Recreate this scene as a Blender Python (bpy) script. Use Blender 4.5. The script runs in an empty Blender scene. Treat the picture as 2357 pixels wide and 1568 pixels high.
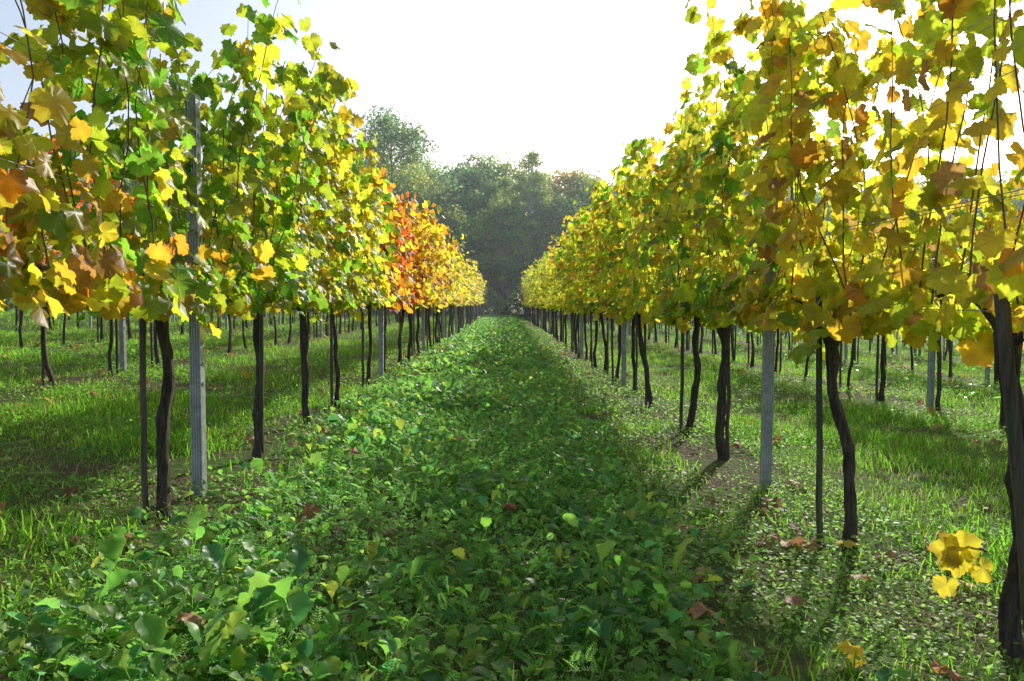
import bpy, math, numpy as np
from mathutils import Vector
R = np.random.default_rng(7)
scene = bpy.context.scene
SLOPE = 0.035
def gz(x):
    return -SLOPE*np.clip(x,-18,18)

# ------------------------------------------------------------------ mesh helpers
class MB:
    def __init__(s): s.v=[];s.f=[];s.c=[];s.u=[];s.m=[];s.n=0
    def add(s, v, f, col, uv=None, mat=0):
        v=np.asarray(v,float).reshape(-1,3); f=np.asarray(f,np.int64).reshape(-1,3)
        if len(v)==0: return
        col=np.asarray(col,float)
        if col.ndim==1: col=np.tile(col,(len(v),1))
        if uv is None: uv=np.zeros((len(v),3))
        s.v.append(v); s.f.append(f+s.n); s.c.append(col); s.u.append(uv)
        s.m.append(np.full(len(f),mat,np.int32)); s.n+=len(v)
    def build(s,name,mats,smooth=True,parent=None):
        v=np.concatenate(s.v); f=np.concatenate(s.f); c=np.concatenate(s.c); u=np.concatenate(s.u); m=np.concatenate(s.m)
        me=bpy.data.meshes.new(name)
        me.vertices.add(len(v)); me.vertices.foreach_set('co',v.astype(np.float32).ravel())
        me.loops.add(len(f)*3); me.loops.foreach_set('vertex_index',f.astype(np.int32).ravel())
        me.polygons.add(len(f)); me.polygons.foreach_set('loop_start',np.arange(0,len(f)*3,3,dtype=np.int32))
        me.polygons.foreach_set('material_index',m)
        me.polygons.foreach_set('use_smooth',np.full(len(f),smooth))
        me.update(calc_edges=True)
        a=me.attributes.new('Col','FLOAT_COLOR','POINT')
        cc=np.ones((len(v),4),np.float32); cc[:,:3]=c[:,:3]; a.data.foreach_set('color',cc.ravel())
        a=me.attributes.new('luv','FLOAT_VECTOR','POINT'); a.data.foreach_set('vector',u.astype(np.float32).ravel())
        for x in mats: me.materials.append(x)
        ob=bpy.data.objects.new(name,me); scene.collection.objects.link(ob)
        if parent: ob.parent=parent
        return ob
def nrm(a): return a/np.maximum(np.linalg.norm(a,axis=-1,keepdims=True),1e-9)
def scatter(mb,T,tris,P,tip,nor,size,col,mat=0,uvT=None,g=R):
    N=len(P)
    if N==0: return
    K,V,_=T.shape
    idx=g.integers(0,K,N)
    t=nrm(tip); n=nor-(nor*t).sum(1,keepdims=True)*t; n=nrm(n); s=np.cross(t,n)
    L=T[idx]*np.asarray(size).reshape(N,1,1)
    v=P[:,None,:]+L[...,0:1]*s[:,None,:]+L[...,1:2]*t[:,None,:]+L[...,2:3]*n[:,None,:]
    f=tris[None]+ (np.arange(N)*V)[:,None,None]
    uv=T[idx].reshape(-1,3)
    mb.add(v.reshape(-1,3),f.reshape(-1,3),np.repeat(col,V,axis=0),uv,mat)
def tube(mb,pts,rad,sides,col,mat=0,rough=0.0,g=R,cap=True):
    pts=np.asarray(pts,float); n=len(pts); rad=np.broadcast_to(rad,(n,))
    d=np.gradient(pts,axis=0); d=nrm(d)
    ref=np.where(np.abs(d[:,2:3])>0.8,np.array([[1.,0,0]]),np.array([[0,0,1.]]))
    a=nrm(np.cross(d,ref)); b=np.cross(d,a)
    th=np.linspace(0,2*np.pi,sides,endpoint=False)
    ridge=1+rough*g.normal(0,1,(1,sides))+rough*0.8*g.normal(0,1,(n,sides))
    rr=rad[:,None]*ridge
    v=pts[:,None,:]+rr[...,None]*(np.cos(th)[None,:,None]*a[:,None,:]+np.sin(th)[None,:,None]*b[:,None,:])
    v=v.reshape(-1,3); f=[]
    i=np.arange(n-1)[:,None]*sides; j=np.arange(sides)[None]; j2=(j+1)%sides
    A=i+j;B=i+j2;C=i+sides+j2;D=i+sides+j
    f=np.concatenate([np.stack([A,B,C],-1).reshape(-1,3),np.stack([A,C,D],-1).reshape(-1,3)])
    if cap:
        v=np.vstack([v,pts[-1]]); k=len(v)-1; base=(n-1)*sides
        f=np.vstack([f,np.stack([base+np.arange(sides),base+(np.arange(sides)+1)%sides,np.full(sides,k)],-1)])
    mb.add(v,f,col,None,mat)

# ------------------------------------------------------------------ leaf templates
def grape_leaf(npts,teeth,rings,K,g):
    half=[(0,1.0),(10,.92),(20,.84),(30,.74),(42,.84),(54,.93),(68,.84),(82,.72),(96,.80),(112,.82),(130,.72),(150,.66),(168,.50),(180,.12)]
    ang=np.radians([a for a,_ in half]); rr=np.array([r for _,r in half])
    th=np.linspace(-np.pi,np.pi,npts,endpoint=False)
    out=[]
    for k in range(K):
        r=np.interp(np.abs(th),ang,rr)
        r*=1+g.normal(0,.035,npts)
        if teeth: r*=1+teeth*np.where(np.arange(npts)%2==0,1,-1)
        asp=g.uniform(.95,1.15)
        vs=[np.zeros((1,3))]
        fold=g.uniform(.05,.5); curl=g.uniform(-.2,.7); w=g.uniform(.04,.16); ph=g.uniform(0,6); fr=g.integers(3,6)
        for q in range(rings):
            s=(q+1)/rings
            x=np.sin(th)*r*s*asp; y=np.cos(th)*r*s
            z=-fold*np.abs(x)*.7-curl*(np.maximum(y,0)**2)*.5+w*np.sin(fr*th+ph)*s*s+ (g.normal(0,.04,npts)*s if rings>1 else 0)
            vs.append(np.stack([x,y,z],1))
        out.append(np.vstack(vs))
    tri=[]
    for i in range(npts):
        j=(i+1)%npts
        tri.append((0,1+i,1+j))
        for q in range(rings-1):
            a=1+q*npts; b=a+npts
            tri.append((a+i,b+i,b+j)); tri.append((a+i,b+j,a+j))
    return np.array(out),np.array(tri)
g0=np.random.default_rng(1)
LEAF_HI=grape_leaf(38,.06,2,14,g0)
LEAF_MID=grape_leaf(16,.06,1,8,g0)
LEAF_LO=grape_leaf(7,0,1,6,g0)

def crop_leaf(n,K,g,stem=True):
    out=[]
    for k in range(K):
        t=np.linspace(0,1,n)**.85
        fr=g.uniform(8,13); ph=g.uniform(0,6)
        w0=g.uniform(.28,.40)*np.sin(np.pi*np.clip(t*.96,0,1)**1.7)**.55
        lob=1+(.14 if n>6 else 0)*np.sin(t*fr*1.6+ph)
        wl=w0*lob*(1+g.normal(0,.05,n)); wr=w0*(2-lob if g.random()<.5 else lob)*(1+g.normal(0,.05,n)); wl[0]=wr[0]=.02
        wl[-1]=wr[-1]=.13
        curl=g.uniform(.1,.8); lift=g.uniform(.1,.5); wob=g.normal(0,.03,(2,n))
        mid=np.stack([np.zeros(n),t,-curl*t*t*.5],1)
        mid[-1,1]+=.03
        L=np.stack([-wl,t,-curl*t*t*.5+lift*wl+wob[0]],1)
        Rr=np.stack([wr,t,-curl*t*t*.5+lift*wr+wob[1]],1)
        v=np.vstack([mid,L,Rr])
        v=np.vstack([v,[[-.018,0,0],[.018,0,0],[.012,-.75,-.35],[-.012,-.75,-.35]]])
        out.append(v)
    tri=[]
    for i in range(n-1):
        tri+=[(i,i+1,n+i+1),(i,n+i+1,n+i),(i,2*n+i,2*n+i+1),(i,2*n+i+1,i+1)]
    b=3*n
    if stem: tri+=[(b,b+1,b+2),(b,b+2,b+3)]
    return np.array(out),np.array(tri)
CROP_HI=crop_leaf(10,12,g0); CROP_LO=crop_leaf(5,6,g0,False)
def fern(K,g,m=8):
    out=[]
    for k in range(K):
        v=[];c=g.uniform(.2,.8)
        for i in range(m):
            y=.12+.88*i/m; w=.22*math.sin(math.pi*(.25+.7*i/m))+.03
            for s in (-1,1):
                z=-c*y*y*.5
                v+=[(0,y,z),(s*w,y+.10,z+g.normal(0,.03)),(s*w*.5,y+.01,z-.02),(s*w*.45,y+.10,z)]
        v+=[(-.012,0,0),(.012,0,0),(0,1.02,-c*.5)]
        out.append(v)
    tri=[]
    for q in range(2*m):
        b=4*q; tri+=[(b,b+2,b+3),(b+2,b+1,b+3)]
    b=8*m; tri.append((b,b+1,b+2))
    return np.array(out,float),np.array(tri)
FERN=fern(6,g0)
def blade(K,g):
    out=[]
    for k in range(K):
        b=g.uniform(.05,.8); w=.028
        out.append([(-w,0,0),(w,0,0),(-w*.9,.4,-b*.12),(w*.9,.4,-b*.12),(-w*.6,.75,-b*.45),(w*.6,.75,-b*.45),(0,1-.15*b,-b*.85)])
    return np.array(out,float),np.array([(0,1,3),(0,3,2),(2,3,5),(2,5,4),(4,5,6)])
BL=blade(10,g0)
BLF=(BL[0][:,[0,1,4,5,6]],np.array([(0,1,3),(0,3,2),(2,3,4)]))
def roundleaf(K,g,n=6):
    out=[]
    th=np.linspace(0,2*np.pi,n,endpoint=False)
    for k in range(K):
        r=1+g.normal(0,.12,n)
        v=np.stack([np.sin(th)*r*.7,np.cos(th)*r+1,g.normal(0,.12,n)],1)
        out.append(v)
    return np.array(out),np.array([(0,i,i+1) for i in range(1,n-1)])
RL=roundleaf(8,g0)

# ------------------------------------------------------------------ materials
def newmat(name):
    m=bpy.data.materials.new(name); m.use_nodes=True; nt=m.node_tree
    for n in list(nt.nodes): nt.nodes.remove(n)
    out=nt.nodes.new('ShaderNodeOutputMaterial'); return m,nt,out
def N(nt,t,**k):
    n=nt.nodes.new(t)
    for a,b in k.items(): setattr(n,a,b)
    return n
def mth(nt,op,a,b=None,c=None):
    n=N(nt,'ShaderNodeMath',operation=op)
    for i,x in enumerate((a,b,c)):
        if x is None: continue
        if isinstance(x,(int,float)): n.inputs[i].default_value=x
        else: nt.links.new(x,n.inputs[i])
    return n.outputs[0]
def mixc(nt,fac,a,b,bt='MIX'):
    n=N(nt,'ShaderNodeMix',data_type='RGBA',blend_type=bt)
    for i,x in ((0,fac),(6,a),(7,b)):
        if isinstance(x,(int,float)): n.inputs[i].default_value=x
        elif isinstance(x,tuple): n.inputs[i].default_value=(*x,1)
        else: nt.links.new(x,n.inputs[i])
    return n.outputs[2]
def leafmat(name,veins=False,dif=.45,trans=.5,tboost=1.0,rough=.45,spec=.4,nscale=25,brown=0.0):
    m,nt,out=newmat(name); L=nt.links
    at=N(nt,'ShaderNodeAttribute',attribute_name='Col'); col=at.outputs['Color']
    if nscale:
        tc=N(nt,'ShaderNodeTexCoord')
        no=N(nt,'ShaderNodeTexNoise'); no.inputs['Scale'].default_value=nscale; no.inputs['Detail'].default_value=2
        L.new(tc.outputs['Object'],no.inputs['Vector'])
        v=mth(nt,'MULTIPLY_ADD',no.outputs[0],.9,.55)
        cm=N(nt,'ShaderNodeVectorMath',operation='SCALE'); L.new(col,cm.inputs[0]); L.new(v,cm.inputs['Scale'])
        col=cm.outputs[0]
    if veins:
        uv=N(nt,'ShaderNodeAttribute',attribute_name='luv')
        sp=N(nt,'ShaderNodeSeparateXYZ'); L.new(uv.outputs['Vector'],sp.inputs[0])
        ang=mth(nt,'ABSOLUTE',mth(nt,'ARCTAN2',sp.outputs[0],sp.outputs[1]))
        r=mth(nt,'SQRT',mth(nt,'ADD',mth(nt,'POWER',sp.outputs[0],2.0),mth(nt,'POWER',sp.outputs[1],2.0)))
        ds=[mth(nt,'MULTIPLY',mth(nt,'ABSOLUTE',mth(nt,'SUBTRACT',ang,k)),r) for k in (0.0,.92,1.95)]
        d=mth(nt,'MINIMUM',mth(nt,'MINIMUM',ds[0],ds[1]),ds[2])
        mr=N(nt,'ShaderNodeMapRange'); L.new(d,mr.inputs[0]); mr.inputs[1].default_value=.008; mr.inputs[2].default_value=.04
        mr.inputs[3].default_value=.45; mr.inputs[4].default_value=0
        col=mixc(nt,mr.outputs[0],col,(.42,.34,.08))
        if brown>0:
            n2=N(nt,'ShaderNodeTexNoise'); n2.inputs['Scale'].default_value=14; n2.inputs['Detail'].default_value=3
            L.new(tc.outputs['Object'],n2.inputs['Vector'])
            e=mth(nt,'ADD',r,mth(nt,'MULTIPLY',n2.outputs[0],1.6))
            mr=N(nt,'ShaderNodeMapRange'); L.new(e,mr.inputs[0]); mr.inputs[1].default_value=1.68; mr.inputs[2].default_value=1.90
            mr.inputs[3].default_value=0; mr.inputs[4].default_value=brown
            col=mixc(nt,mr.outputs[0],col,(.38,.20,.04))
    dm=N(nt,'ShaderNodeVectorMath',operation='SCALE'); L.new(col,dm.inputs[0]); dm.inputs['Scale'].default_value=dif
    tm=N(nt,'ShaderNodeVectorMath',operation='SCALE'); L.new(col,tm.inputs[0]); tm.inputs['Scale'].default_value=tboost
    cl=N(nt,'ShaderNodeVectorMath',operation='MINIMUM'); L.new(tm.outputs[0],cl.inputs[0]); cl.inputs[1].default_value=(.97,.97,.97)
    pb=N(nt,'ShaderNodeBsdfPrincipled'); L.new(dm.outputs[0],pb.inputs['Base Color']); pb.inputs['Roughness'].default_value=rough
    pb.inputs['Specular IOR Level'].default_value=spec
    tr=N(nt,'ShaderNodeBsdfTranslucent'); L.new(cl.outputs[0],tr.inputs['Color'])
    mx=N(nt,'ShaderNodeMixShader'); mx.inputs[0].default_value=trans
    L.new(pb.outputs[0],mx.inputs[1]); L.new(tr.outputs[0],mx.inputs[2]); L.new(mx.outputs[0],out.inputs[0])
    return m
M_VLEAF=leafmat('vine_leaf',True,.50,.66,1.7,.42,.5,22,.65)
M_VLEAF2=leafmat('vine_leaf_plain',False,.50,.66,1.7,.48,.4,16)
M_CROP=leafmat('cover_crop_leaf',False,.66,.5,2.1,.42,.35,18)
M_WEED=leafmat('weed_leaf',False,.75,.5,1.9,.5,.2,0)
M_GRASS=leafmat('grass_blade',False,.66,.58,2.1,.5,.2,2.5)
M_TREE=leafmat('tree_foliage',False,1.0,.5,1.6,.7,.1,0)
M_DEAD=leafmat('dead_leaf',True,.8,.3,1.2,.6,.25,30)
def barkmat(name,c1,c2,scale,zs=.15,rough=.9,bump=.6):
    m,nt,out=newmat(name); L=nt.links
    tc=N(nt,'ShaderNodeTexCoord'); mp=N(nt,'ShaderNodeMapping'); mp.inputs['Scale'].default_value=(1,1,zs)
    L.new(tc.outputs['Object'],mp.inputs[0])
    no=N(nt,'ShaderNodeTexNoise'); no.inputs['Scale'].default_value=scale; no.inputs['Detail'].default_value=6; no.inputs['Roughness'].default_value=.7
    L.new(mp.outputs[0],no.inputs['Vector'])
    cr=N(nt,'ShaderNodeValToRGB'); cr.color_ramp.elements[0].position=.35; cr.color_ramp.elements[1].position=.65
    cr.color_ramp.elements[0].color=(*c1,1); cr.color_ramp.elements[1].color=(*c2,1)
    L.new(no.outputs[0],cr.inputs[0])
    b=N(nt,'ShaderNodeBump'); b.inputs['Strength'].default_value=bump; b.inputs['Distance'].default_value=.012; L.new(no.outputs[0],b.inputs['Height'])
    pb=N(nt,'ShaderNodeBsdfPrincipled'); pb.inputs['Roughness'].default_value=rough
    L.new(cr.outputs[0],pb.inputs['Base Color']); L.new(b.outputs[0],pb.inputs['Normal']); L.new(pb.outputs[0],out.inputs[0])
    return m
M_BARK=barkmat('vine_bark',(.020,.016,.012),(.13,.10,.075),70,.12,.9,1.0)
M_CANE=barkmat('vine_cane',(.14,.06,.03),(.28,.14,.07),40,.4,.6,.2)
M_STAKE=barkmat('weathered_wood',(.05,.042,.032),(.16,.135,.10),60,.06,.85,.5)
M_TBARK=barkmat('tree_bark',(.08,.08,.07),(.20,.18,.16),6,.2)
M_BIRCH=barkmat('birch_bark',(.2,.19,.18),(.55,.53,.5),4,1.5)
M_STEEL,nt,out=newmat('galvanised_steel')
pb=N(nt,'ShaderNodeBsdfPrincipled'); tc=N(nt,'ShaderNodeTexCoord'); no=N(nt,'ShaderNodeTexNoise'); no.inputs['Scale'].default_value=30; no.inputs['Detail'].default_value=5
nt.links.new(tc.outputs['Object'],no.inputs['Vector'])
cr=N(nt,'ShaderNodeValToRGB'); cr.color_ramp.elements[0].position=.3; cr.color_ramp.elements[1].position=.7
cr.color_ramp.elements[0].color=(.32,.33,.34,1); cr.color_ramp.elements[1].color=(.55,.57,.59,1); nt.links.new(no.outputs[0],cr.inputs[0])
nt.links.new(cr.outputs[0],pb.inputs['Base Color']); pb.inputs['Metallic'].default_value=.3; pb.inputs['Roughness'].default_value=.5; nt.links.new(pb.outputs[0],out.inputs[0])
# ground
M_GROUND,nt,out=newmat('soil_and_moss'); L=nt.links
tc=N(nt,'ShaderNodeTexCoord')
n1=N(nt,'ShaderNodeTexNoise'); n1.inputs['Scale'].default_value=1.3; n1.inputs['Detail'].default_value=8; n1.inputs['Roughness'].default_value=.65
n2=N(nt,'ShaderNodeTexNoise'); n2.inputs['Scale'].default_value=22; n2.inputs['Detail'].default_value=6
L.new(tc.outputs['Object'],n1.inputs['Vector']); L.new(tc.outputs['Object'],n2.inputs['Vector'])
cr=N(nt,'ShaderNodeValToRGB'); e=cr.color_ramp.elements; e[0].position=.42; e[0].color=(.09,.065,.038,1); e[1].position=.60; e[1].color=(.06,.11,.02,1)
L.new(n1.outputs[0],cr.inputs[0])
c=mixc(nt,.7,cr.outputs[0],n2.outputs[0],'OVERLAY')
bp=N(nt,'ShaderNodeBump'); bp.inputs['Distance'].default_value=.03; bp.inputs['Strength'].default_value=.9; L.new(n2.outputs[0],bp.inputs['Height'])
pb=N(nt,'ShaderNodeBsdfPrincipled'); pb.inputs['Roughness'].default_value=.95; pb.inputs['Specular IOR Level'].default_value=.1
L.new(c,pb.inputs['Base Color']); L.new(bp.outputs[0],pb.inputs['Normal']); L.new(pb.outputs[0],out.inputs[0])

# ------------------------------------------------------------------ ground
xs=np.concatenate([np.linspace(-400,-20,12),np.linspace(-18,18,19),np.linspace(20,400,12)]); ys=np.concatenate([np.linspace(-60,60,25),np.linspace(80,600,10)])
X,Y=np.meshgrid(xs,ys); Z=gz(X); nx=len(xs); ny=len(ys)
v=np.stack([X,Y,Z],-1).reshape(-1,3); i=np.arange(ny-1)[:,None]*nx+np.arange(nx-1)[None]; i=i.ravel()
f=np.concatenate([np.stack([i,i+1,i+nx+1],1),np.stack([i,i+nx+1,i+nx],1)])
mb=MB(); mb.add(v,f,(.1,.1,.1)); mb.build('ground',[M_GROUND])

# ------------------------------------------------------------------ vines
PAL={'g':(.18,.41,.03),'yg':(.43,.53,.03),'y':(.78,.55,.04),'o':(.80,.34,.03),'r':(.70,.13,.025),'b':(.40,.23,.07)}
def pal(w,n,g):
    keys=list(w); p=np.array([w[k] for k in keys],float); p/=p.sum()
    c=np.array([PAL[k] for k in keys])[g.choice(len(keys),n,p=p)]
    return np.clip(c*g.uniform(.55,1.15,(n,1))*g.uniform(.9,1.1,(n,3)),0,.95)
def weights(side,k,y):
    if side<0 and k==0:
        if y<2.5: return dict(y=.54,yg=.34,o=.06,b=.06)
        if y<5: return dict(g=.30,yg=.58,y=.12)
        if y<9.3: return dict(g=.14,yg=.46,y=.40)
        if y<12.9: return dict(r=.24,o=.44,y=.32)
        if y<19: return dict(o=.42,y=.50,yg=.08)
        return dict(y=.70,yg=.24,o=.06)
    if side<0 and k==1 and y<10.5: return dict(r=.3,o=.45,y=.2,b=.05)
    if side<0: return dict(y=.5,yg=.38,o=.05,g=.1)
    if k==0:
        if y<3.8: return dict(y=.52,yg=.42,o=.03,b=.03)
        if y<9: return dict(y=.38,yg=.44,g=.18)
        return dict(y=.46,yg=.36,g=.14,b=.06)
    return dict(y=.65,yg=.30,o=.03,b=.03)
def make_vine(mb,x0,y0,side,k,g,lod,lean=None,nleaf=None,span=(.65,.65)):
    z0=float(gz(x0)); sides=(12,7,4)[lod]
    H=1.0+g.uniform(-.06,.05)
    lx,ly=(g.normal(0,.035),g.normal(0,.05)) if lean is None else lean
    n=(22,8,4)[lod]; t=np.linspace(0,1,n)
    wob=.016*np.sin(t*g.uniform(4,9)+g.uniform(0,6))+.007*np.sin(t*17+g.uniform(0,6))
    wob=wob-wob[0]; wob2=.02*np.sin(t*g.uniform(4,7)+g.uniform(0,6)); wob2-=wob2[0]
    px=x0+lx*t+wob; py=y0+ly*t+wob2; pz=z0-.03+t*(H+.03)
    rb=g.uniform(.021,.028)
    rad=rb*(1+.5*np.exp(-t*14)-.10*t+.5*np.exp(-((t-.97)/.07)**2))*(1+g.normal(0,.07,n))
    tube(mb,np.stack([px,py,pz],1),rad,sides,(.1,.1,.1),1,.15 if lod==0 else .08,g)
    top=np.array([px[-1],py[-1],pz[-1]])
    zc=z0+1.06; W=span[0]+span[1]; ya=y0-span[0]; yb=y0+span[1]
    for s in (-1,1):
        if lod==2: break
        e=np.array([x0+g.normal(0,.03),y0+(span[1] if s>0 else -span[0])*g.uniform(.75,.95),zc+g.normal(0,.02)])
        m=(top+e)/2+np.array([0,0,g.uniform(.06,.14)])
        tt=np.linspace(0,1,7)[:,None]; p=(1-tt)**2*(top-[0,0,.04])+2*tt*(1-tt)*m+tt*tt*e
        tube(mb,p,np.linspace(.014,.006,7)*(1+g.normal(0,.08,7)),max(4,sides//2+1),(.1,.1,.1),1,.08,g)
    nleaf=nleaf or (620,520,260)[lod]
    if k==0 and y0<3: nleaf=int(nleaf*(.52 if side>0 else .78))
    nleaf=int(nleaf*W/1.3); nsh=max(5,int(round((12,11,7)[lod]*W/1.3)))
    per=nleaf//nsh; P=[];OUT=[]
    lo,hi=(2.2,2.75) if (side>0 and k==0) else (2.05,2.62)
    if side<0 and k==0 and y0<6: hi=2.75
    if y0<3 and k==0 and side>0: hi=2.95
    for q in range(nsh):
        sy=ya+(q+.5)/nsh*W+g.normal(0,.05); sx=x0+g.normal(0,.05); top_h=g.uniform(lo,hi)
        if g.random()<.12: top_h+=g.uniform(.1,.25)
        u=np.linspace(0,1,9); dx=g.normal(0,.18); dy=g.normal(0,.24); bow=g.normal(0,.10); bowy=g.normal(0,.07); ph=g.uniform(0,6)
        cx=sx+dx*u**1.4+bow*np.sin(u*3.1)+.018*np.sin(u*11+ph); cy=sy+dy*u+bowy*np.sin(u*4)+.018*np.sin(u*13+ph); cz=z0+1.05+(top_h-1.05)*u
        if g.random()<.3: cz=cz-.35*np.clip(u-.75,0,1)*4*.4; cx=cx+np.sign(dx)*.3*np.clip(u-.7,0,1)
        pts=np.stack([cx,cy,cz],1)
        if lod<2: tube(mb,pts,np.linspace(.0040,.0015,9),4 if lod==0 else 3,(.1,.1,.1),2,0,g,False)
        tt=np.clip(g.uniform(-.06,1.03,per),0,1.0)
        b=np.stack([np.interp(tt,u,pts[:,i]) for i in range(3)],1)
        ang=g.uniform(0,2*np.pi,per); rr=g.uniform(.03,.23,per)*(1.05-.45*tt)
        off=np.stack([np.cos(ang)*rr*1.15,np.sin(ang)*rr,g.uniform(-.09,.07,per)],1)
        P.append(b+off); OUT.append(off)
    nl=int(per*2.4)
    b=np.stack([x0+g.normal(0,.13,nl),g.uniform(ya,yb,nl),z0+1.03+g.normal(0,.065,nl)],1); P.append(b); OUT.append(b-np.array([x0,y0,z0+1.0])); 
    P=np.vstack(P); OUT=np.vstack(OUT)
    gp=g.uniform(0,6.28,4); nn=np.sin(P[:,1]*7+gp[0])*np.sin(P[:,2]*8+gp[1])+.6*np.sin(P[:,1]*15+P[:,2]*9+gp[2])
    kp=(nn>-.8)|(g.random(len(P))<.5); P=P[kp]; OUT=OUT[kp]; n=len(P)
    o=OUT.copy(); o[:,2]=0; o=nrm(o)
    o[:,0]+=np.sign(P[:,0]-x0)*.8
    nor=o*.8+np.array([0,0,.45])+g.normal(0,.5,(n,3)); tip=o*.35+np.array([0,0,-.8])+g.normal(0,.42,(n,3))
    T=(LEAF_HI,LEAF_MID,LEAF_LO)[lod]
    size=g.uniform(.040,.082,n)*(1,1.03,1.25)[lod]
    w=weights(side,k,y0); col=pal(w,n,g)
    if side<0 and k==0 and y0<4.2:
        lowm=(P[:,2]-z0<1.36)&(g.random(n)<.36); col[lowm]=pal(dict(o=.4,b=.2,y=.4),lowm.sum(),g)
    scatter(mb,T[0],T[1],P,tip,nor,size,col,0,g=g)
def stake(mb,x,y,g,h=1.35,lean=(0,0),r=.017,lod=0):
    z=float(gz(x)); n=6; t=np.linspace(0,1,n)
    p=np.stack([x+lean[0]*t+g.normal(0,.003,n),y+lean[1]*t,z-.02+(h+.02)*t],1)
    tube(mb,p,r*(1+g.normal(0,.03,n)),8 if lod==0 else 4,(.1,.1,.1),0,.03,g)
XL,XR=-1.50,1.48
left=[.9,2.18,3.50,4.82,6.12,7.15,8.7,10.2,11.4,12.6]; left+=list(np.arange(13.85,54,1.25))
right=[.95,2.32,3.37,5.3,6.4,8.0,9.1,10.4,11.6,12.8,14.0]; right+=list(np.arange(15.3,54,1.25))
posts={-1:[-.9+0,3.90]+list(np.arange(9.7,55,5.1)),1:[-.6+0,4.45]+list(np.arange(9.8,55,5.3))}
vm=[M_VLEAF,M_BARK,M_CANE]; vm2=[M_VLEAF2,M_BARK,M_CANE]
LEAN={('L',3.50):(-.02,0),('L',4.82):(-.06,0.05),('R',3.37):(-.10,0),('R',8.0):(-.11,0),('R',2.32):(-.02,.02),('R',11.6):(-.08,0),('R',5.3):(0,0),('L',6.12):(-.05,0)}
for side,x0,lst,tag in ((-1,XL,left,'L'),(1,XR,right,'R')):
    for ii,y in enumerate(lst):
        g=np.random.default_rng(int(y*100)+(0 if side<0 else 9999))
        lod=0 if y<7.5 else (1 if y<19 else 2)
        sp=(((y-lst[ii-1])/2 if ii else .65)+.02,((lst[ii+1]-y)/2 if ii<len(lst)-1 else .65)+.02)
        mb=MB(); make_vine(mb,x0+(0 if y<9 else g.normal(0,.03))+(.04 if (tag,y)==('R',2.32) else 0),y,side,0,g,lod,LEAN.get((tag,y)),None,sp)
        ob=mb.build('grapevine',vm if lod<1 else vm2)
        if y>2.3 and (lod<2 or g.random()<.6):
            mb=MB(); dx={('L',3.50):-.062,('L',4.82):.02,('L',6.12):-.035,('R',3.37):-.11,('R',5.3):.035,('R',6.4):-.06,('R',2.32):.05}.get((tag,y),g.choice([-1,1])*g.uniform(.03,.06))
            near=(tag,y)==('R',2.32)
            ln=(-.13,.0) if near else (g.normal(0,.015),g.normal(0,.015))
            stake(mb,x0+dx,y+(-.09 if near else g.uniform(-.06,.04)),g,1.08,ln,.02 if near else .014,0 if y<12 else 1)
            mb.build('wooden_stake',[M_STAKE])
# posts
def post_mesh():
    w,d=.028,.022
    pr=[(-w,-d)]
    for i in range(4):
        a=-w+.005+i*.0128
        pr+=[(a,-d),(a+.002,-d+.005),(a+.006,-d+.005),(a+.008,-d)]
    pr+=[(w,-d),(w,d),(w-.012,d),(w-.012,d-.003),(w-.003,d-.003),(w-.003,-d+.008),(-w+.003,-d+.008),(-w+.003,d-.003),(-w+.012,d-.003),(-w+.012,d),(-w,d)]
    pr=np.array(pr); n=len(pr); H=1.95; zs=np.array([-.05,H])
    v=np.concatenate([np.column_stack([pr,np.full(n,z)]) for z in zs]); f=[]
    for i in range(n):
        j=(i+1)%n; f+=[(i,j,n+j),(i,n+j,n+i)]
    mb=MB(); mb.add(v,f,(.5,.5,.5))
    for z in np.arange(.55,1.9,.1):
        for s in (-1,1):
            b=np.array([[-.0,-.006,-.012],[.006,-.006,.0],[.006,-.006,.012],[0,-.006,.010],[-.0,.004,-.012],[.006,.004,.0],[.006,.004,.012],[0,.004,.010]])
            b[:,0]*=s; b=b+np.array([s*w,0,z])
            f=[(0,1,2),(0,2,3),(4,6,5),(4,7,6),(0,4,5),(0,5,1),(1,5,6),(1,6,2),(2,6,7),(2,7,3)]
            mb.add(b,f,(.5,.5,.5))
    return mb
pm=post_mesh().build('steel_trellis_post',[M_STEEL],smooth=False); first=True
def put_post(x,y,g):
    global first
    if first: ob=pm; first=False
    else: ob=bpy.data.objects.new('steel_trellis_post',pm.data); scene.collection.objects.link(ob)
    ob.location=(x,y,float(gz(x))); ob.rotation_euler=(g.normal(0,.008),g.normal(0,.008),g.normal(0,.12))
for s,x0 in ((-1,XL),(1,XR)):
    for y in posts[s]: put_post(x0+(.0),y,R)
# outer rows
for side in (-1,1):
    for k in range(1,(5 if side<0 else 6)):
        x0=(XL if side<0 else XR)+side*3.0*k
        g=np.random.default_rng(50+k*2+side); mb=MB(); ms=MB()
        y=max(1.0,abs(x0)*1.0-1.5)+g.uniform(0,1)
        ystart=y
        while y<55:
            lod=1 if (k==1 and y<14) else 2
            make_vine(mb,x0+g.normal(0,.04),y,side,k,g,lod,None,(360 if lod==1 else (210 if k<3 else 130)))
            if g.random()<.75: stake(ms,x0+g.choice([-1,1])*.05,y+g.normal(0,.05),g,1.3,(g.normal(0,.02),0),.016,1)
            y+=1.25*g.uniform(.9,1.1)
        mb.build('grapevine_row',vm2); ms.build('wooden_stake_row',[M_STAKE])
        py=ystart+{(-1,1):.4,(1,1):.2}.get((side,k),.3)
        while py<55: put_post(x0,py,g); py+=5.1
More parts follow.
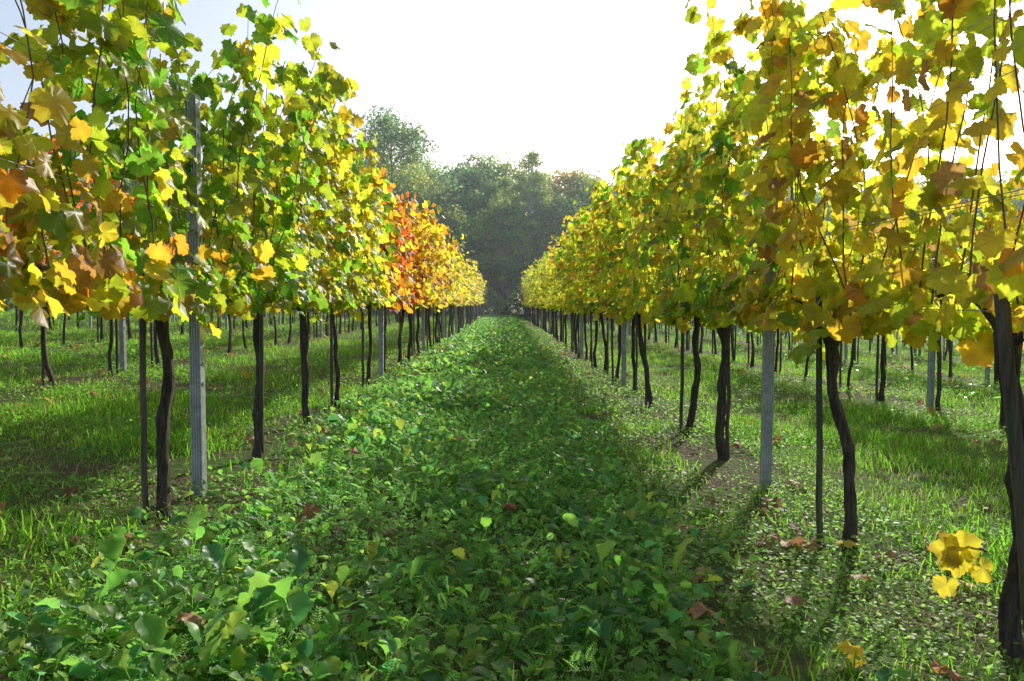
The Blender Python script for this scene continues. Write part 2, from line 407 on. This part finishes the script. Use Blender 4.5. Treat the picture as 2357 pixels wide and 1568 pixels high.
# wires
mb=MB()
for side in (-1,1):
    for k in range(0,4):
        x0=(XL if side<0 else XR)+side*3.0*k
        for h,dx in ((1.04,0),(1.38,-.03),(1.38,.03),(1.75,-.03),(1.75,.03),(1.92,-.03),(1.92,.03)):
            ysn=np.arange(-1,56,1.7); zz=float(gz(x0))+h-.012*np.abs(np.sin(ysn*.62))
            tube(mb,np.stack([np.full(len(ysn),x0+dx),ysn,zz],1),.0018,3,(.5,.5,.5),0,0,R,False)
mb.build('trellis_wire',[M_STEEL])

# ------------------------------------------------------------------ ground vegetation
def sn(x,y,s,seed):
    q=np.random.default_rng(seed); o=0
    for i in range(6):
        a=q.uniform(0,6.28); f=s*q.uniform(.6,1.8); o=o+np.sin((x*np.cos(a)+y*np.sin(a))*f+q.uniform(0,6.28))
    return o/6**.5
def pts(n,y0,y1,xa,xb,g):
    y=np.sqrt(g.uniform(y0*y0,y1*y1,n)) if y0>0 else g.uniform(y0,y1,n)
    x=g.uniform(-1,1,n)*(y*.80+1.0)
    m=(x>xa)&(x<xb); return x[m],y[m]
ROWSX=[XL-3*k for k in range(6)]+[XR+3*k for k in range(7)]
def rowdist(x): return np.min(np.abs(x[:,None]-np.array(ROWSX)[None]),axis=1)
def veg(mb,T,x,y,hlo,hhi,slo,shi,tilt,col,g,mat=0,up=True):
    n=len(x); z=gz(x)+g.uniform(hlo,hhi,n)
    a=g.uniform(0,2*np.pi,n); h=np.stack([np.cos(a),np.sin(a),np.zeros(n)],1)
    te=g.uniform(tilt[0],tilt[1],n)[:,None]
    tip=h*np.cos(te)+np.array([0,0,1.])*np.sin(te); nor=np.array([0,0,1.])+g.normal(0,.3,(n,3))
    scatter(mb,T[0],T[1],np.stack([x,y,z],1),tip,nor,g.uniform(slo,shi,n),col,mat,g=g)
def gcol(base,n,g,var=.25): return np.clip(np.array(base)*g.uniform(1-var,1+var,(n,1))*g.uniform(.85,1.15,(n,3)),0,1)
CA,CB=-1.18,.66
def edge(x,y,s=1.0):
    j=.12*sn(x*0+1,y,1.7,5)+.08*sn(x,y,6,6)
    return (x>CA+j)&(x<CB+j)
def bare(x,y):
    return (rowdist(x)<.32+.14*sn(x,y,3,71))&(sn(x,y,2.3,72)>-.3)
g=np.random.default_rng(11)
mb=MB()
for y0,y1,dens,s0,s1,T in ((.8,8,3000,.04,.11,BL),(8,18,950,.045,.115,BL),(18,32,210,.08,.15,BLF),(32,57,60,.13,.20,BLF)):
    area=(.8*(y1**2-y0**2)+2*(y1-y0))
    x,y=pts(int(area*dens),y0,y1,-99,99,g)
    ins=edge(x,y)
    keep=np.ones(len(x),bool)
    keep&=~(ins&(g.random(len(x))<.84))
    keep&=~(bare(x,y)&(g.random(len(x))<.88))
    wz=(x>CB-.1)&(x<1.75); keep&=~(wz&(g.random(len(x))<.64+.26*np.sign(sn(x,y,3,8))))
    keep&=(sn(x,y,4,9)*.5+g.normal(0,.4,len(x))>-.6)
    x,y=x[keep],y[keep]
    c=gcol((.155,.34,.025),len(x),g); dry=g.random(len(x))<.05; c[dry]=gcol((.4,.33,.12),dry.sum(),g)
    fac=np.clip(.9+.38*sn(x,y,3.5,12),.4,1.7)
    n=len(x); a=g.uniform(0,2*np.pi,n); h=np.stack([np.cos(a),np.sin(a),np.zeros(n)],1); te=g.uniform(.6,1.5,n)[:,None]
    tip=h*np.cos(te)+np.array([0,0,1.])*np.sin(te); nor=np.array([0,0,1.])*.8-h*.7+g.normal(0,.15,(n,3))
    scatter(mb,T[0],T[1],np.stack([x,y,gz(x)-.004],1),tip,nor,g.uniform(s0,s1,n)*fac,c,0,g=g)
mb.build('grass',[M_GRASS],smooth=False)
# cover crop
mb=MB()
for y0,y1,np_,T,s0,s1 in ((.9,9,160,CROP_HI,.018,.056),(9,20,90,CROP_LO,.028,.066),(20,56,30,CROP_LO,.06,.10)):
    n=int((y1-y0)*(CB-CA+.6)*np_); px=g.uniform(CA-.3,CB+.3,n); py=g.uniform(y0,y1,n)
    k=(edge(px,py)&(sn(px,py,7,44)+g.normal(0,.7,n)>-1.0))|(g.random(n)<.12); px,py=px[k],py[k]; hs=np.clip(1+.30*sn(px,py,3,21),.5,1.35)
    m=7; ph=g.uniform(0,6.28,len(px)); big=np.where(g.random(len(px))<.09,1.7,1.0)
    for q in range(m):
        a=ph+q*2.4+g.normal(0,.3,len(px)); n=len(px); sz=np.minimum(g.uniform(s0,s1,n)*hs*big,.10)
        el=g.uniform(.0,1.25,n)[:,None]; h=np.stack([np.cos(a),np.sin(a),np.zeros(n)],1)
        tip=h*np.cos(el)+np.array([0,0,1.])*np.sin(el); nor=np.array([0,0,1.])-h*.5+g.normal(0,.45,(n,3))
        P=np.stack([px,py,gz(px)],1)+h*sz[:,None]*.6+np.stack([np.zeros(n),np.zeros(n),g.uniform(.015,.105,n)*hs*np.sqrt(big)],1)
        c=gcol((.16,.35,.055),n,g,.32); yl=g.random(n)<.12; c[yl]=gcol((.32,.46,.06),yl.sum(),g); bl=g.random(n)<.22; c[bl]=gcol((.09,.26,.08),bl.sum(),g)
        scatter(mb,T[0],T[1],P,tip,nor,sz,c,0,g=g)
for y0,y1,d in ((3,14,14),(14,40,5)):
    x,y=pts(int((.8*(y1*y1-y0*y0))*d),y0,y1,-30,30,g); k=(np.abs(x)>5.2)&(rowdist(x)>.5); x,y=x[k],y[k]
    veg(mb,CROP_LO,x,y,.03,.14,.05,.11,(0,.8),gcol((.15,.38,.05),len(x),g),g)
mb.build('cover_crop',[M_CROP])
mb=MB()
n=int(10*1.9*1100); x=g.uniform(CA,CB,n); y=g.uniform(.9,10.9,n); k=edge(x,y); x,y=x[k],y[k]
veg(mb,FERN,x,y,.01,.10,.03,.065,(.2,1.2),gcol((.15,.33,.07),len(x),g),g)
mb.build('phacelia_fronds',[M_CROP])
# low weeds
mb=MB()
for y0,y1,d,s0,s1 in ((.9,6,3000,.006,.012),(6,14,1100,.009,.016),(14,34,240,.02,.032)):
    for xa,xb in ((.4,1.95),(-1.95,-1.0)):
        n=int((y1-y0)*(xb-xa)*d*(1 if xa>0 else .35)); x=g.uniform(xa,xb,n); y=g.uniform(y0,y1,n)
        k=(sn(x,y,5,31)+g.normal(0,.5,n)>-.45)&~(bare(x,y)&(g.random(n)<.8)); x,y=x[k],y[k]
        veg(mb,RL,x,y,.005,.055,s0,s1,(-.2,.9),gcol((.24,.41,.08),len(x),g),g)
n=90000; x,y=pts(n,.9,12,-99,99,g); k=(sn(x,y,2.5,33)>.2)|edge(x,y); x,y=x[k],y[k]
veg(mb,RL,x,y,.01,.09,.008,.018,(-.2,.9),gcol((.17,.35,.05),len(x),g),g)
mb.build('chickweed',[M_WEED])
# fallen leaves
mb=MB()
n=430; x,y=pts(n*3,1.2,24,-8,8,g); k=(rowdist(x)<.45+.4*g.random(len(x)))|(g.random(len(x))<.10); x,y=x[k],y[k]
x=np.concatenate([x,[-2.1,-2.05,-2.35,.02,.72,.95,1.18,1.3,1.0,1.5,1.1,-1.95,.6,1.42,1.2]]); y=np.concatenate([y,[3.3,3.75,2.9,3.45,2.85,2.6,3.25,2.85,2.2,3.1,3.3,2.4,2.3,3.25,2.1]])
n=len(x); c=gcol((.42,.22,.11),n,g,.35); yl=g.random(n)<.25; c[yl]=gcol((.75,.5,.05),yl.sum(),g)
a=g.uniform(0,6.28,n); tip=np.stack([np.cos(a),np.sin(a),g.normal(0,.3,n)],1); nor=np.array([0,0,1.])+g.normal(0,.35,(n,3))
inc=(x>CA)&(x<CB); z=gz(x)+np.where(inc,.12,.055)
T=LEAF_HI[0].copy(); T[:,:,2]*=1.8
scatter(mb,T,LEAF_HI[1],np.stack([x,y,z],1),tip,nor,g.uniform(.04,.075,n),c,0,g=g)
mb.build('fallen_leaves',[M_DEAD])
# low sucker shoot on the near right vine
mb=MB(); p0=np.array([XR-.02,2.36,gz(XR)+.30])
tube(mb,[p0,p0+[-.06,0,.03],p0+[-.13,.0,.02],p0+[-.17,0,-.05]],[.004,.003,.003,.002],5,(.1,.1,.1),1)
P=np.array([p0+o for o in ([-.08,-.02,.01],[-.12,-.02,.01],[-.10,-.03,-.01],[-.12,0,-.10],[-.03,-.03,-.04])])
scatter(mb,LEAF_HI[0],LEAF_HI[1],P,np.array([[-.1,0,1],[-1,0,.3],[-.1,-.2,-.8],[-.3,0,-1],[.5,-.2,-.8]],float),np.tile([[.1,-1,.5]],(5,1))+g.normal(0,.25,(5,3)),np.array([.065,.06,.062,.045,.048]),np.tile([[.46,.40,.03]],(5,1)),0,g=g)
mb.build('vine_sucker_shoot',[M_VLEAF,M_CANE])

# ------------------------------------------------------------------ trees
def make_tree(name,H,W,base,nclump,nleaf,lsize,cols,seed,bark,slim=False):
    g=np.random.default_rng(seed); mb=MB(); n=9; t=np.linspace(0,1,n)
    px=.25*np.sin(t*3+g.uniform(0,6)); px-=px[0]; py=.25*np.sin(t*2.5+g.uniform(0,6)); py-=py[0]
    r=H*.012*(1-t*.85)+.02
    tr=np.stack([px,py,t*H*.93-.1],1); tube(mb,tr,r,8,(.1,.1,.1),1,.05,g)
    C=[]
    for q in range(nclump):
        u=g.uniform(0,1)**.9; zz=base*H+u*(H-base*H)*.97
        prof=np.sin(np.pi*(.12+.80*u))**(.7 if not slim else .6)
        a=g.uniform(0,6.28); rr=W/2*prof*g.uniform(.35,1.0)*g.choice([.8,1.0,1.15])
        bt=np.clip(zz/H-.12,.1,.95); b=np.array([np.interp(bt,t,tr[:,i]) for i in range(3)])
        c=np.array([b[0]+np.cos(a)*rr,b[1]+np.sin(a)*rr,zz]); C.append(c)
        if q%2==0:
            m=(b+c)/2+np.array([0,0,-.1]); tube(mb,[b,m,c],[.055,.035,.012],4,(.1,.1,.1),1,0,g,False)
    C=np.array(C); ci=g.integers(0,nclump,nleaf); sp=g.uniform(.45,.85,nclump)*(.75 if slim else 1)*W/5
    d=g.normal(0,1,(nleaf,3)); d/=np.maximum(np.linalg.norm(d,axis=1,keepdims=True),.1); d*=g.uniform(.2,1.15,(nleaf,1))**.7
    P=C[ci]+d*sp[ci][:,None]*np.array([1.15,1.15,.8])*1.2
    cc=np.array(cols)[g.integers(0,len(cols),nclump)][ci]*g.uniform(.6,1.3,(nleaf,1))*g.uniform(.9,1.1,(nleaf,3))*(.55+.8*g.random(nclump))[ci][:,None]
    nor=g.normal(0,1,(nleaf,3))+np.array([0,0,.5]); tip=g.normal(0,1,(nleaf,3))
    T=np.array([[[-.5,0,0],[0,.8,.1],[.5,0,0],[0,-.8,.1]],[[-.4,.1,0],[.1,.9,.1],[.5,-.1,0],[0,-.6,.15]]])
    scatter(mb,T,np.array([(0,1,2),(0,2,3)]),P,tip,nor,g.uniform(.6,1.3,nleaf)*lsize,cc,0,g=g)
    return mb.build(name,[M_TREE,bark],smooth=False)
GR=[(.18,.32,.09),(.20,.35,.10),(.26,.36,.08),(.15,.28,.10),(.34,.37,.07)]
AU=[(.26,.32,.07),(.38,.34,.06),(.23,.33,.09),(.44,.31,.06)]
big=make_tree('deciduous_tree',14.6,7.4,.25,95,16000,.16,GR,101,M_TBARK); big.location=(-8.9,61.5,.3)
protos=[make_tree('deciduous_tree',10,5.8,.12,80,9500,.16,GR,102,M_TBARK),
        make_tree('deciduous_tree',10,5.2,.14,75,9000,.15,AU,103,M_TBARK),
        make_tree('deciduous_tree',10,6.2,.10,90,9500,.16,GR,104,M_TBARK),
        make_tree('deciduous_tree',10,5.0,.12,70,9000,.16,GR[:4],105,M_TBARK)]
birch=make_tree('birch_tree',12.9,3.8,.2,100,9000,.12,[(.34,.45,.12),(.30,.40,.12)],106,M_BIRCH,True); birch.location=(1.7,62.5,0)
b2=bpy.data.objects.new('birch_tree',birch.data); scene.collection.objects.link(b2); b2.location=(2.9,64,0); b2.scale=(.9,.9,.9); b2.rotation_euler[2]=2
b2=bpy.data.objects.new('birch_tree',birch.data); scene.collection.objects.link(b2); b2.location=(0.2,63.5,0); b2.scale=(.9,.9,.85); b2.rotation_euler[2]=4
g=np.random.default_rng(77); used=set()
def inst(k,x,y,h):
    d=protos[k]
    if k in used: ob=bpy.data.objects.new('deciduous_tree',d.data); scene.collection.objects.link(ob)
    else: ob=d; used.add(k)
    s=h/10; ob.location=(x,y,float(gz(np.array(x)))-.1); ob.scale=(s*g.uniform(.9,1.15),s*g.uniform(.9,1.15),s); ob.rotation_euler=(0,0,g.uniform(0,6.28))
for x in np.arange(-62,64,4.2):
    inst(g.integers(0,4),x+g.normal(0,.8),63+g.uniform(-1.5,2),g.uniform(8.0,10.8))
for x in np.arange(-64,66,3.6):
    inst(g.integers(0,4),x+g.normal(0,.8),69+g.uniform(-1.5,2),g.uniform(11,12.8))
for x in np.arange(-64,66,4.0):
    inst(g.integers(0,4),x+g.normal(0,.8),76+g.uniform(-1.5,2),g.uniform(12.6,14.6))
def hedge(name,P0,P1,n,hh,wd,seed):
    g=np.random.default_rng(seed); mb=MB(); P0=np.array(P0);P1=np.array(P1)
    u=g.random(n)[:,None]; b=P0+(P1-P0)*u; L=np.linalg.norm(P1-P0); s=u[:,0]*L
    top=hh*(.75+.25*sn(s,s*0,1.1,seed)+.12*sn(s,s*0,4,seed+1))
    rr=g.normal(0,1,n)*wd; z=g.random(n)**.8*top
    d=nrm((P1-P0)[None])[0]; perp=np.array([-d[1],d[0]])
    P=np.column_stack([b[:,0]+perp[0]*rr,b[:,1]+perp[1]*rr,z+gz(b[:,0])])
    cc=gcol((.18,.28,.10),n,g,.4); au=g.random(n)<.12; cc[au]=gcol((.42,.34,.10),au.sum(),g)
    T=np.array([[[-.5,0,0],[0,.8,.1],[.5,0,0],[0,-.8,.1]]])
    scatter(mb,T,np.array([(0,1,2),(0,2,3)]),P,g.normal(0,1,(n,3)),g.normal(0,1,(n,3)),g.uniform(.09,.2,n),cc,0,g=g)
    mb.build(name,[M_TREE],smooth=False)
hedge('woodland_undergrowth',(-60,59.5),(60,59.5),50000,3.0,1.0,5)
hedge('hedge',(-19,6),(-21,58),22000,2.6,.6,6)

# ------------------------------------------------------------------ light autumn haze in the valley air (real scattering volume)
M_HAZE,nt,out=newmat('valley_haze')
vs=N(nt,'ShaderNodeVolumeScatter'); vs.inputs['Color'].default_value=(.80,.92,1,1); vs.inputs['Density'].default_value=.0015; vs.inputs['Anisotropy'].default_value=.45
nt.links.new(vs.outputs[0],out.inputs['Volume'])
bx=np.array([(x,y,z) for x in (-150,150) for y in (14,130) for z in (-3,28)],float)
q=[(0,1,3,2),(4,6,7,5),(0,4,5,1),(2,3,7,6),(0,2,6,4),(1,5,7,3)]
f=[]; 
for a,b,c_,d in q: f+=[(a,b,c_),(a,c_,d)]
mb=MB(); mb.add(bx,f,(1,1,1)); mb.build('haze',[M_HAZE],smooth=False)

# ------------------------------------------------------------------ light, sky, camera
AZ,EL=math.radians(25),math.radians(27)
w=bpy.data.worlds.new('World'); scene.world=w; w.use_nodes=True; nt=w.node_tree
bg=nt.nodes.get('Background'); sky=nt.nodes.new('ShaderNodeTexSky'); sky.sky_type='NISHITA'; sky.sun_disc=False
sky.sun_elevation=EL; sky.sun_rotation=AZ; sky.dust_density=3.0; sky.air_density=1.0; sky.ozone_density=1.0; sky.altitude=100
# constant pale tint added to the sky: whitens it and fills shaded sides
ad=mixc(nt,1.0,sky.outputs[0],(1.35,1.6,1.9),'ADD')
nt.links.new(ad,bg.inputs[0]); bg.inputs[1].default_value=.13
sd=bpy.data.lights.new('sun','SUN'); sd.energy=5; sd.angle=math.radians(.5); sd.color=(1,.95,.86)
so=bpy.data.objects.new('sun',sd); scene.collection.objects.link(so)
D=Vector((math.sin(AZ)*math.cos(EL),math.cos(AZ)*math.cos(EL),math.sin(EL))); so.rotation_euler=D.to_track_quat('Z','Y').to_euler(); so.location=(10,20,20)
cam=bpy.data.cameras.new('camera'); cam.lens=28; cam.sensor_width=36; cam.clip_end=2000; cam.clip_start=.05
co=bpy.data.objects.new('camera',cam); scene.collection.objects.link(co); co.location=(0,0,1.0)
co.rotation_euler=(math.radians(90-2.7),0,math.radians(-.58)); scene.camera=co
scene.view_settings.view_transform='Standard'; scene.view_settings.look='None'; scene.view_settings.exposure=0
print('verts',sum(len(o.data.vertices) for o in scene.objects if o.type=='MESH'))
